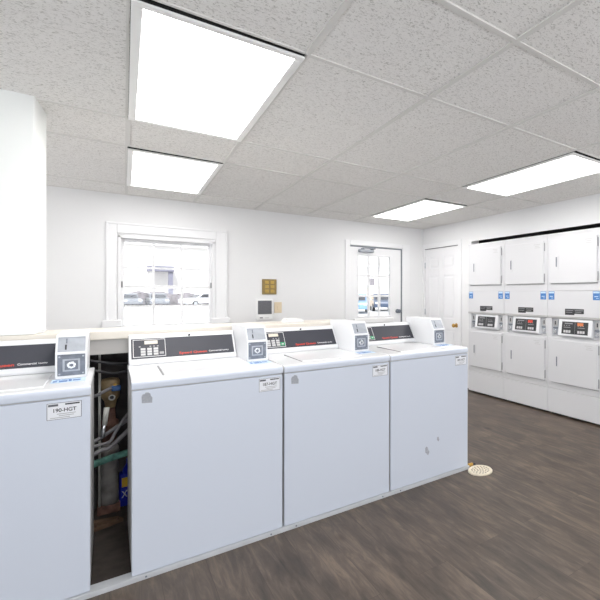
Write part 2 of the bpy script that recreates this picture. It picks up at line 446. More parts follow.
# ------------------------------------------------------------------ window
def wbox(b, x0, x1, z0, z1, y0, y1, m, bev=0):
    (X0, Z0), (X1, Z1) = bw(x0, z0), bw(x1, z1)
    return b.box((X0, YB+y0, Z0), (X1, YB+y1, Z1), m, bev)
win = struct(bpy.data.objects.new('window_1', None)); COL.objects.link(win); win.location = (wx0, YB, 0)
wo = (wx0, YB, 0)
b = MB()
for x0, x1, z0, z1 in ((-.028, .052, .985, 1.99), (.893, 1.004, .985, 1.99), (.052, .893, 1.893, 1.99)):
    wbox(b, x0, x1, z0, z1, -.022, 0, M['trim'], .006)
for x0, x1, z0, z1 in ((-.03, -.012, .985, 1.992), (.986, 1.006, .985, 1.992), (-.03, 1.006, 1.975, 1.994)):
    wbox(b, x0, x1, z0, z1, -.032, 0, M['trim'], .005)
for x0, x1, z0, z1 in ((.06, .085, .955, 1.87), (.86, .885, .955, 1.87), (.06, .885, 1.846, 1.87)):
    wbox(b, x0, x1, z0, z1, -.012, .12, M['trim'], .003)
b.build('window_casing', win, wo)
b = MB()
for x0, x1, z0, z1 in ((.085, .109, .955, 1.40), (.836, .86, .955, 1.40), (.109, .836, .955, .985), (.109, .836, 1.352, 1.385)):
    wbox(b, x0, x1, z0, z1, .03, .06, M['trim'], .003)
for x in (.345, .588): wbox(b, x-.010, x+.010, .985, 1.352, .03, .06, M['trim'])
wbox(b, .109, .836, 1.163, 1.181, .031, .059, M['trim'])
b.build('lower_sash', win, wo)
b = MB()
for x0, x1, z0, z1 in ((.085, .112, 1.36, 1.846), (.832, .86, 1.36, 1.846), (.112, .832, 1.816, 1.846), (.112, .832, 1.36, 1.385)):
    wbox(b, x0, x1, z0, z1, .065, .095, M['trim'], .003)
for x in (.345, .588): wbox(b, x-.010, x+.010, 1.385, 1.816, .065, .095, M['trim'])
wbox(b, .112, .832, 1.553, 1.571, .066, .094, M['trim'])
b.build('upper_sash', win, wo)
for z0, z1, y in ((.985, 1.352, .046), (1.385, 1.816, .081)):
    (X0, Z0), (X1, Z1) = bw(.109, z0), bw(.836, z1)
    MB().box((X0, YB+y-.002, Z0), (X1, YB+y+.002, Z1), M['glass']).build('pane', win, wo)
b = MB()
wbox(b, -.06, 1.03, .957, .975, -.09, .03, M['trim'], .005)
wbox(b, -.06, .093, .975, 1.044, -.07, 0, M['trim'], .012)
wbox(b, .84, 1.027, .975, 1.036, -.07, 0, M['trim'], .012)
b.build('window_sill', win, wo)
b = MB()
for x in (.092, .853): wbox(b, x-.006, x+.006, 1.36, 1.42, .018, .03, M['gasket'], .003)
b.build('sash_catch', win, wo)

# ------------------------------------------------------------------ glazed door in the back wall
door = struct(bpy.data.objects.new('door_1', None)); COL.objects.link(door); door.location = ((dx0+dx1)/2, YB, 0)
do = ((dx0+dx1)/2, YB, 0)
b = MB()
for x0, x1, z0, z1 in ((2.385, 2.455, 0.02, 2.02), (3.262, 3.385, 0.02, 2.02), (2.455, 3.262, 1.955, 2.02)):
    wbox(b, x0, x1, z0, z1, -.02, 0, M['trim'], .006)
X0, Z0 = bw(2.385, 2.02)
b.build('door_casing', door, do)
b = MB()
for x0, x1, z0, z1 in ((2.452, 2.459, 0, 1.951), (3.247, 3.262, 0, 1.951), (2.459, 3.247, 1.938, 1.951)):
    wbox(b, x0, x1, z0, z1, .004, .14, M['steel_dark'])
b.build('door_stop', door, do)
gx0, gx1, gz0, gz1 = 2.585, 3.066, .995, 1.822
b = MB()
for x0, x1, z0, z1 in ((2.46, gx0, -.05, 1.935), (gx1, 3.245, -.05, 1.935), (gx0, gx1, -.05, gz0), (gx0, gx1, gz1, 1.935)):
    (A0, B0), (A1, B1) = bw(x0, z0), bw(x1, z1)
    b.box((A0, YB+.01, max(B0, .006)), (A1, YB+.055, B1), M['trim'])
cw, chh = (gx1-gx0)/3, (gz1-gz0)/3
for k in (1, 2):
    wbox(b, gx0+cw*k-.015, gx0+cw*k+.015, gz0, gz1, .012, .05, M['trim'], .004)
    wbox(b, gx0, gx1, gz0+chh*k-.015, gz0+chh*k+.015, .0122, .0498, M['trim'], .004)
for x0, x1, z0, z1 in ((gx0-.02, gx0, gz0-.02, gz1+.02), (gx1, gx1+.02, gz0-.02, gz1+.02), (gx0, gx1, gz1, gz1+.02), (gx0, gx1, gz0-.02, gz0)):
    wbox(b, x0, x1, z0, z1, .002, .03, M['trim'], .004)
b.build('door_leaf', door, do)
(X0, Z0), (X1, Z1) = bw(gx0, gz0), bw(gx1, gz1)
MB().box((X0, YB+.029, Z0), (X1, YB+.033, Z1), M['glass']).build('pane', door, do)
b = MB(); wbox(b, 2.50, 3.10, .90, .968, -.05, -.012, M['plastic'], .012)
for x in (2.56, 3.04): wbox(b, x-.02, x+.02, .915, .955, -.02, .012, M['plastic'])
b.build('push_bar', door, do)
(kx, kz) = bw(3.187, 1.052)
MB().cyl((kx, YB+.012, kz), (kx, YB-.012, kz), .03, M['steel_dark'], seg=24, bev=.004).cyl((kx, YB-.012, kz), (kx, YB-.04, kz), .013, M['steel_dark']).sphere((kx, YB-.055, kz), .028, M['steel_dark'], (1, .75, 1)).build('knob', door, do)
(c0, cz0), (c1, cz1) = bw(2.575, 1.865), bw(2.79, 1.905)
b = MB().box((c0, YB-.06, cz0), (c1, YB+.01, cz1), M['steel'], .012)
b.box((c0+.03, YB-.075, cz1-.002), (c0+.06, YB-.03, cz1+.012), M['steel_dark'])
b.box((c0+.04, YB-.07, cz1+.008), (c0+.2, YB-.055, cz1+.018), M['steel_dark'], mx=None)
b.box((c0+.19, YB-.072, cz1+.006), (c0+.235, YB+.0, cz1+.02), M['steel_dark'])
b.build('door_closer', door, do)

# ------------------------------------------------------------------ panelled closet door in the right wall
cd = struct(bpy.data.objects.new('door_2', None)); COL.objects.link(cd); cd.location = (XR, (cy0+cy1)/2, 0)
co = (XR, (cy0+cy1)/2, 0)
b = MB()
b.box((XR-.014, cy0-.075, 0.02), (XR, cy0, cz+.07), M['trim'], .004)
b.box((XR-.014, cy0, cz), (XR, YB-.001, cz+.07), M['trim'], .004)
b.box((XR-.014, cy1, 0.02), (XR, YB-.001, cz), M['trim'], .003)
b.box((XR+.001, cy0, cz-.009), (XR+.12, cy1, cz), M['gasket'])
b.build('door_casing', cd, co)
def panelled(y0, y1, z0, z1, cols, rows):
    """frame and panel leaf facing -X at XR+.012"""
    b = MB(); f = XR+.012; bk = f+.035
    b.box((f+.010, y0, z0), (bk, y1, z1), M['trim'])
    ys = [y0]+[c for col in cols for c in col]+[y1]
    for k in range(0, len(ys), 2): b.box((f, ys[k], z0), (f+.012, ys[k+1], z1), M['trim'], .003)
    zs = [z0]+[c for r in rows for c in r]+[z1]
    for col in cols:
        for k in range(0, len(zs), 2): b.box((f, col[0], zs[k]), (f+.012, col[1], zs[k+1]), M['trim'], .003)
        for r in rows:
            b.box((f+.002, col[0]+.03, r[0]+.03), (f+.012, col[1]-.03, r[1]-.03), M['trim'], .007)
    return b
mid = (cy0+cy1)/2
panelled(cy0+.004, cy1-.004, .012, cz-.011, [(cy0+.115, mid-.05), (mid+.05, cy1-.115)], [(.16, .78), (.94, 1.575), (1.69, 1.86)]).build('door_leaf', cd, co)
ky, kz = cy0+.055, H+(.867-H)*KR
MB().cyl((XR+.013, ky, kz), (XR+.002, ky, kz), .032, M['brass'], seg=24, bev=.003).cyl((XR+.002, ky, kz), (XR-.03, ky, kz), .012, M['brass']).sphere((XR-.045, ky, kz), .029, M['brass'], (.8, 1, 1)).build('knob', cd, co)
for z in (1.02, 1.745):
    MB().cyl((XR+.004, cy1-.002, z-.045), (XR+.004, cy1-.002, z+.045), .007, M['steel'], seg=12).build('hinge', cd, co)

# baseboards
b = MB(); b.box((wx1-1.5, YB-.014, 0.001), (dx0-.08, YB, .1), M['trim'], .004); struct(b.build('baseboard_back'))

# ------------------------------------------------------------------ small fittings on the back wall
def wall_item(name, label, cat, x0, x1, z0, z1):
    (X0, Z0), (X1, Z1) = bw(x0, z0), bw(x1, z1)
    loc = ((X0+X1)/2, YB, (Z0+Z1)/2)
    return thing(name, label, cat, loc), X1-X0, Z1-Z0
r, w_, h_ = wall_item('call_panel', 'square antique brass plate of gold squares on the back wall', 'wall plate', 1.366, 1.526, 1.292, 1.472)
MB().box((-w_/2, -.022, -h_/2), (w_/2, .0015, h_/2), M['oldbrass'], .006).build('plate', r)
for i in range(2):
    for j in range(3):
        cx, cz_ = (-.24+.48*i)*w_*.8, (-.3+.3*j)*h_*.95
        MB().box((cx-.022, -.028, cz_-.019), (cx+.022, -.021, cz_+.019), M['goldsq'], .003).build('gold_square', r)
r, w_, h_ = wall_item('wall_display', 'white wall unit with dark square screen beside ivory switch plate', 'wall unit', 1.298, 1.482, .992, 1.238)
MB().box((-w_/2, -.03, -h_/2), (w_/2, 0, h_/2), M['plastic'], .008).build('housing', r)
MB().box((-w_/2+.02, -.0335, -.058), (w_/2-.015, -.029, h_/2-.02), M['screen'], .003).build('screen', r)
MB().box((-.055, -.033, -h_/2+.02), (-.02, -.029, -h_/2+.036), M['grey_mark'], .002).box((.0, -.032, -h_/2+.022), (.05, -.029, -h_/2+.03), M['key']).build('button', r)
r, w_, h_ = wall_item('switch_plate', 'small ivory switch plate right of the dark square screen', 'switch', 1.503, 1.588, 1.07, 1.2)
MB().box((-w_/2, -.008, -h_/2), (w_/2, 0, h_/2), M['ivory'], .003).build('plate', r)
MB().box((-.012, -.014, -.025), (.012, -.007, .025), M['ivory'], .003).build('rocker', r)

# two flat white boxes stacked on the ledge
pk = thing('white_oblong', 'bright white flat packet lying on the beige ledge behind second complete washer', 'oblong', (1.045, 3.33, LEDGE_Z))
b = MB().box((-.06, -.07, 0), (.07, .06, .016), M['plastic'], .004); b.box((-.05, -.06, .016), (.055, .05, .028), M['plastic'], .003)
b.build('oblong', pk)

# ------------------------------------------------------------------ washing machines
FY0, FZ0, FY1, FZ1 = .53, .925, .63, 1.06      # sloping console face, bottom to top
fl = math.hypot(FY1-FY0, FZ1-FZ0); fd = ((FY1-FY0)/fl, (FZ1-FZ0)/fl); fn = (-fd[1], fd[0])
def face_slab(b, x0, x1, t0, t1, o0, o1, m):
    P = [(FY0+fd[0]*fl*t+fn[0]*o, FZ0+fd[1]*fl*t+fn[1]*o) for t, o in ((t0, o0), (t1, o0), (t1, o1), (t0, o1))]
    return b.prism(P, x0, x1, m)
def face_mx(x, t, o):
    return plane_mx((x, FY0+fd[0]*fl*t+fn[0]*o, FZ0+fd[1]*fl*t+fn[1]*o), (1, 0, 0), (0, fd[0], fd[1]))
WO = (W/2, .3, 0)
def make_washer(label):
    r = thing('washing_machine', label, 'washing machine', (0, 0, 0), 'top-loading washers in a row')
    B = lambda b, n, p=r: b.build(n, p, WO)
    b = MB().box((.002, .013, .026), (W-.002, .60, .864), M['washer_side'], .004)
    for x in (.05, W-.05): b.cyl((x, .54, 0), (x, .54, .03), .02, M['panel_dark'])
    B(b, 'cabinet')
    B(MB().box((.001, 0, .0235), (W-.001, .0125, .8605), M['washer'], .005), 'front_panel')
    # worktop with a rolled front edge
    tb = MB().prism([(.6, .866), (.6, .905), (.018, .905), (.008, .902), (.001, .896), (-.0015, .888), (-.001, .866)], 0, W, M['washer_lit_top'], .002, 1)
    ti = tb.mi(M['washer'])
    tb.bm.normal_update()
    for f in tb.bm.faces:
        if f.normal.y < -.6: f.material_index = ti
    B(tb, 'top_panel')
    lid = MB().prism([(.085, .9045), (.088, .909), (.40, .911), (.43, .911), (.43, .9045)], .128, .50, M['washer_lit_top'], .0015, 1)
    lid = B(lid, 'lid')
    B(MB().prism([(.09, .9045), (.09, .9075), (.42, .9095), (.42, .9045)], .1215, .1265, M['gasket']), 'lid_gap', lid)
    # console
    cp = [(FY0-.004, .906), (FY0-.006, FZ0-.006), (FY1-.004, FZ1-.004), (FY1+.006, FZ1+.004), (.68, FZ1+.004), (.685, FZ1), (.685, .906)]
    con = B(MB().prism(cp, .006, .530, M['console'], .002, 1), 'console')
    pb = MB(); face_slab(pb, .016, .520, .09, .86, 0.0, .004, M['panel_dark'])
    B(pb, 'control_panel', con)
    fb = MB()
    X0, X1, T0, T1, t_ = .024, .172, .14, .82, .0022
    for a0, a1, c0, c1 in ((X0, X1, T0, T0+.018), (X0, X1, T1-.018, T1), (X0, X0+t_, T0, T1), (X1-t_, X1, T0, T1)):
        face_slab(fb, a0, a1, c0, c1, .004, .005, M['panel_line'])
    for x in (.05, .098, .115, .132): face_slab(fb, x, x+.008, .52, .56, .004, .005, M['grey_mark'])
    B(fb, 'keypad_outline', con)
    db = MB(); face_slab(db, .076, .136, .63, .76, .004, .006, M['beige_disp']); B(db, 'display', con)
    for i in range(3):
        kb = MB()
        for j in range(3): face_slab(kb, .058+.029*i, .079+.029*i, .20+.10*j, .20+.10*j+.075, .004, .0065, M['key'])
        B(kb, 'key', con)
    lb = MB(); face_slab(lb, .143, .163, .22, .31, .004, .0055, M['grey_mark']); B(lb, 'key_label', con)
    B(MB().text('Speed Queen', .020, face_mx(.305, .195, .0055), M['red'], True, .138), 'red_lettering', con)
    wl = MB().text('Commercial', .015, face_mx(.418, .2, .0055), M['white_txt'], True, .066); wl.text('Laundry', .012, face_mx(.473, .2, .0055), M['white_txt'], True, .033)
    B(wl, 'white_lettering', con)
    B(MB().cyl((.292, FY1-.012, FZ1-.010), (.292, FY1-.017, FZ1-.006), .006, M['panel_dark'], seg=12), 'lock_screw', con)
    # coin box
    c0, c1 = .535, .645
    prof = [(.275, .906), (.279, 1.022), (.33, 1.100), (.336, 1.104), (.69, 1.106), (.693, 1.10), (.69, 1.075), (.60, .906)]
    rec = [(.283, .912), (.287, 1.0235), (.336, 1.0975), (.336, 1.104), (.69, 1.106), (.693, 1.10), (.69, 1.075), (.60, .906)]
    cb = MB().prism(rec, c0+.006, c1-.006, M['console'])
    cb.prism(prof, c0, c0+.007, M['console'], .0015, 1); cb.prism(prof, c1-.007, c1, M['console'], .0015, 1)
    cb.prism([(.279, 1.017), (.281, 1.027), (.30, 1.03), (.30, 1.012)], c0+.006, c1-.006, M['console'])
    cb.prism([(.275, .906), (.276, .916), (.30, .916), (.30, .906)], c0+.006, c1-.006, M['console'])
    cb.prism([(.326, 1.094), (.33, 1.1005), (.336, 1.1045), (.36, 1.1045), (.36, 1.094)], c0+.006, c1-.006, M['console'])
    coin = B(cb, 'coin_box')
    u0 = Vector((.2885, 1.0275)); u1 = Vector((.3335, 1.0945)); du = (u1-u0).normalized(); nu = Vector((-du.y, du.x))
    def up(b, x0, x1, t0, t1, o0, o1, m):
        L_ = (u1-u0).length
        P = [u0+du*L_*t+nu*o for t, o in ((t0, o0), (t1, o0), (t1, o1), (t0, o1))]
        return b.prism([tuple(p) for p in P], x0, x1, m)
    B(up(MB(), c0+.0075, c1-.0075, .0, 1, -.001, .0015, M['steel']), 'slot_plate', coin)
    sb = MB(); xs = c0+.032
    up(sb, xs, xs+.006, .14, .46, .001, .0032, M['black']); up(sb, xs+.003, xs+.0075, .56, .86, .001, .0032, M['steel_dark'])
    B(sb, 'coin_slot', coin)
    cs = MB().box((c0+.0075, .2805, .9175), (c1-.0075, .288, 1.0155), M['steel_dark'], .001, 1)
    for x in (c0+.014, c1-.014):
        for z in (.926, 1.006): cs.cyl((x, .282, z), (x, .2795, z), .004, M['steel'], seg=10)
    B(cs, 'lock_plate', coin)
    mx_, mz = (c0+c1)/2, .966
    rb = MB()
    for a in (0, 1):
        s, w2, m_ = ((.030, .2795, M['steel']), (.023, .2785, M['steel_dark']))[a]
        rb.box((mx_-s, w2, mz-s*.95), (mx_+s, .2815, mz+s*.95), m_, .006, 3)
    B(rb, 'drawer_face', coin)
    B(MB().cyl((mx_, .281, mz), (mx_, .2765, mz), .0165, M['chrome'], seg=24, bev=.002).cyl((mx_, .277, mz), (mx_, .2755, mz), .007, M['steel_dark'], seg=16), 'drawer_lock', coin)
    # stickers
    s = B(MB().box((c0-.008, .165, .9047), (c1-.002, .268, .9056), M['skyblue']), 'instruction_sticker')
    s['label'] = 'light blue instruction sticker with blue print'
    pr = MB()
    for x0, x1, y0, y1 in ((.004, .018, .02, .06), (.024, .052, .015, .055), (.056, .066, .02, .07), (.070, .096, .03, .062), (.03, .06, .075, .085), (.01, .025, .078, .088)):
        pr.box((c0-.006+x0, .165+y0, .9054), (c0-.006+x1, .165+y1, .906), M['blue_ink'])
    B(pr, 'blue_print', s)
    return r

def add_label(r, text):
    x0, x1, z0, z1 = .530, .636, .779, .848
    b = MB().box((x0, -.0007, z0), (x1, .001, z1), M['sticker'])
    s = b.build('service_label', r, WO)
    p = MB(); y = -.0012; t = .0017
    for a, c, d, e in ((x0, x1, z0, z0+t), (x0, x1, z1-t, z1), (x0, x0+t, z0, z1), (x1-t, x1, z0, z1)):
        p.box((a, y, d), (c, -.0006, e), M['ink'])
    X = (1, 0, 0); Z = (0, 0, 1)
    p.text(text, .0215, plane_mx(((x0+x1)/2, y-.0003, z0+.037), X, Z), M['black'], True, .070)
    p.box((x0+.004, y, z1-.014), (x0+.034, -.0006, z1-.005), M['ink'])
    p.box((x0+.055, y, z1-.0115), (x0+.100, -.0006, z1-.0055), M['black'])
    for k, (a, c) in enumerate(((.03, .088), (.036, .082), (.01, .07))): p.box((x0+a, y, z0+.021-.0075*k), (x0+c, -.0006, z0+.0235-.0075*k), M['grey_mark'])
    p.build('label_print', s, WO)

def add_badge(r):
    x0, z0 = .035, .795
    P = [(.002, .006), (.040, .003), (.041, .026), (.036, .034), (.033, .046), (.026, .052), (.016, .053), (.012, .046), (.005, .046), (.001, .036)]
    MB().prism([(x0+a, z0+c) for a, c in P], -.0008, .001, M['badge'], axis=1).build('grey_badge', r, WO)

WX = [-.713, .0752, .7342, 1.3932]
WL = ['white top-load washer cut off by the left edge, left of the pipe gap',
      'white top-load washer right of the dark pipe gap, in front of the window',
      'white top-load washer, middle one of the three touching machines',
      'white top-load washer at the right end of the row, beside the floor drain']
base = make_washer(WL[0])
washers = [base]+[copy_tree(base) for _ in range(3)]
for r, x, l, t in zip(washers, WX, WL, ('190-HGT', '187-HGT', '188-HGT', '189-HGT')):
    r.location = (x+W/2, D+.3, 0); r['label'] = l; add_label(r, t)
for ch in washers[0].children:
    if ch.name.split('.')[0] in ('console', 'coin_box', 'service_label', 'instruction_sticker'): ch.location.x -= .014
add_badge(washers[1]); add_badge(washers[2])
for r in washers[2:]:
    c = [o for o in r.children if o.name.startswith('console')][0]
    b = MB(); face_slab(b, .140, .168, .2, .34, .004, .0062, M['green']); face_slab(b, .148, .160, .24, .29, .006, .0068, M['key'])
    b.build('green_button', c, WO)
for x, z, a, s in ((1.677-1.3932, .217, .7, 1), (1.77-1.3932, .279, .4, .55)):
    P = [(x+s*.02*math.cos(k*PI/5+a)*(1 if k % 2 else .7), z+s*.032*math.sin(k*PI/5+a*.3)*(1 if k % 3 else .75)) for k in range(10)]
    MB().prism(P, -.0006, .001, M['scuff'], axis=1).build('scuff_mark', washers[3], WO)

# metal floor strip under the washer fronts
rail = thing('floor_strip', 'thin grey metal strip screwed to the floor under the washer fronts', 'floor strip', (.6, D, 0))
ro = (.6, D, 0)
MB().box((-1.2, D-.012, 0), (2.05, D-.004, .0225), M['alu'], .001, 1).box((-1.2, D-.006, .014), (2.05, D+.05, .0225), M['alu']).build('strip', rail, ro)
for x in (-.12, .128, .663, .794, 1.33, 1.46):
    MB().cyl((x, D-.0145, .012), (x, D-.011, .012), .0042, M['steel_dark'], seg=12).build('screw', rail, ro)

# drain cover and brass plug on the floor
dr = thing('floor_drain', 'round cream perforated drain cover on the floor beside the last washer', 'drain cover', (2.084, 2.362, 0))
b = MB().lathe((0, 0, 0), [(.09, 0), (.09, .006), (.084, .012), (.074, .013), (.07, .009), (.002, .009)], M['drain'], 36)
b.build('cover', dr)
hb = MB()
for rr_, n in ((.0, 1), (.022, 6), (.043, 11), (.061, 16)):
    for k in range(n):
        a = 2*PI*k/n; hb.cyl((rr_*math.cos(a), rr_*math.sin(a), .0085), (rr_*math.cos(a), rr_*math.sin(a), .0096), .006, M['drainhole'], seg=8)
hb.build('drain_holes', dr)
bp = thing('pipe_plug', 'small brass plug on the floor between drain cover and washer corner', 'plug', (2.078, 2.468, 0))
MB().cyl((-.02, 0, .014), (.02, 0, .014), .014, M['brass'], seg=16, bev=.003).build('plug', bp)
MB().cyl((.02, 0, .014), (.045, -.004, .013), .010, M['panel_black'], seg=6).build('plug_head', bp)

# ------------------------------------------------------------------ pipes and things in the gap
GP = 1.062                      # the hoses run behind the machines
def push(pts): return [(x*GP, y*GP, H+(z-H)*GP) for x, y, z in pts]
tag(MB().lathe((0, 3.35, .05), [(.043, 0.0), (.043, .05), (.041, .08), (.039, .29), (.045, .30), (.045, .33), (.036, .34), (.034, .36)], M['castgrey']).build('drain_pipe'), 'upright grey cast pipe standing on the slab in the pipe gap', 'pipe')
tag(MB().lathe((0, 3.35, .411), [(.034, 0), (.034, .08), (.042, .09), (.042, .13), (.028, .14), (.026, .21)], M['rust']).build('iron_pipe'), 'rusty iron pipe rising from the grey pipe in the gap', 'pipe')
tag(MB().tube(push([(-.16, 2.98, .385), (-.05, 3.0, .405), (.04, 3.0, .425), (.16, 3.0, .445)]), .019, M['patina']).build('copper_pipe'), 'green corroded copper pipe crossing the gap between washers', 'pipe')
tk = thing('pressure_tank', 'tan cylinder with blue valve below the ledge in the pipe gap', 'tank', (.004, 3.32, .625))
MB().lathe((0, 0, 0), [(.022, 0), (.026, .02), (.028, .04), (.040, .06), (.043, .07), (.043, .155), (.038, .17), (.016, .175)], M['tank']).build('tank', tk)
MB().box((.004, -.072, .105), (.046, -.044, .135), M['bluevalve'], .006).cyl((.02, -.05, .138), (.02, -.03, .138), .008, M['brass']).build('valve_handle', tk)
MB().cyl((.006, -.03, .06), (.006, -.065, .07), .016, M['pvc'], seg=16, bev=.002).cyl((.006, -.064, .0698), (.006, -.067, .0705), .010, M['black'], seg=16).build('outlet', tk)
tag(MB().cyl((-.012, 3.16, .66), (-.022, 3.14, .565), .013, M['pvc'], r2=.011).cyl((-.023, 3.138, .565), (-.03, 3.13, .50), .009, M['chrome']).build('pvc_fitting'), 'short white plastic pipe fitting hanging below the tan cylinder', 'pipe fitting')
tag(MB().cyl((-.045, 3.32, .003), (-.045, 3.32, 1.0), .006, M['pvc']).build('riser_pipe'), 'thin upright white pipe at the left of the gap', 'pipe')
hs = [([(-.2, 2.95, .49), (-.06, 2.97, .53), (.03, 2.98, .585), (.16, 3.0, .66)], .010, 'hose', 'upper grey hose sloping up to the right across the gap'),
      ([(-.2, 2.92, .48), (-.05, 2.93, .515), (.0, 2.93, .525), (.02, 2.94, .56), (.06, 2.95, .63), (.14, 3.0, .72)], .008, 'hose', 'thin grey hose bending steeply upward in the gap'),
      ([(-.2, 2.92, .445), (-.08, 2.92, .47), (-.03, 2.93, .49), (.0, 2.93, .495), (.08, 2.94, .57), (.15, 2.97, .63)], .012, 'hose', 'lowest grey hose just above the green copper pipe'),
      ([(-.18, 3.0, .74), (-.06, 3.0, .76), (-.03, 3.0, .775), (.006, 3.02, .79)], .009, 'hose', 'short grey hose reaching toward the white outlet of the tan cylinder'),
      ([(-.16, 3.0, .965), (-.05, 3.0, .94), (.02, 3.02, .92), (.12, 3.05, .91)], .008, 'hose_black', 'upper black cable hanging below the ledge in the gap'),
      ([(-.16, 2.95, .92), (-.05, 2.96, .895), (.02, 2.99, .87), (.1, 3.05, .88)], .008, 'hose_black', 'lower black cable hanging below the ledge in the gap')]
for pts, r_, m_, l in hs:
    tag(MB().tube(push(pts), r_, M[m_], 10).build('water_hose' if m_ == 'hose' else 'power_cable'), l, 'hose' if m_ == 'hose' else 'cable')
bt = thing('detergent_bottle', 'blue detergent bottle with yellow label standing in the pipe gap', 'bottle', (.100, 3.385, .003))
b = MB().prism([(-.05, -.03), (.05, -.03), (.056, -.02), (.056, .02), (.05, .03), (-.05, .03), (-.056, .02), (-.056, -.02)], 0, .20, M['bottle'], .008, 2, axis=2)
b.lathe((0, 0, .195), [(.042, 0), (.036, .03), (.024, .05), (.02, .06)], M['bottle'])
b.build('bottle', bt)
MB().lathe((0, 0, .254), [(.022, 0), (.022, .025), (.018, .03)], M['bottle']).build('cap', bt)
MB().box((-.043, -.0312, .118), (.045, -.0295, .175), M['yellow'], .004).build('yellow_patch', bt)
MB().text('XTRA', .056, plane_mx((.004, -.0316, .078), (1, 0, .12), (0, 0, 1)), M['white_txt'], True, .096).build('lettering', bt)
blk = tag(MB().box((-.055, 3.30, .003), (.05, 3.40, .05), M['rust'], .004).build('base_block'), 'dark rusty block under the grey cast pipe in the gap', 'block')
sw = tag(MB().box((-.07, -.02, 0), (.08, .02, .018), M['wood'], .002, mx=Matrix.Translation((-.02, 3.13, .003)) @ Matrix.Rotation(.35, 4, 'Z')).build('wood_offcut'), 'short brown wood offcut lying on the slab in the gap, lower one', 'offcut')
tag(MB().box((-.08, -.02, .02), (.06, .02, .036), M['wood'], .002, mx=Matrix.Translation((-.02, 3.14, .003)) @ Matrix.Rotation(-.2, 4, 'Z')).build('wood_offcut'), 'short brown wood offcut lying on top of another in the gap', 'offcut')

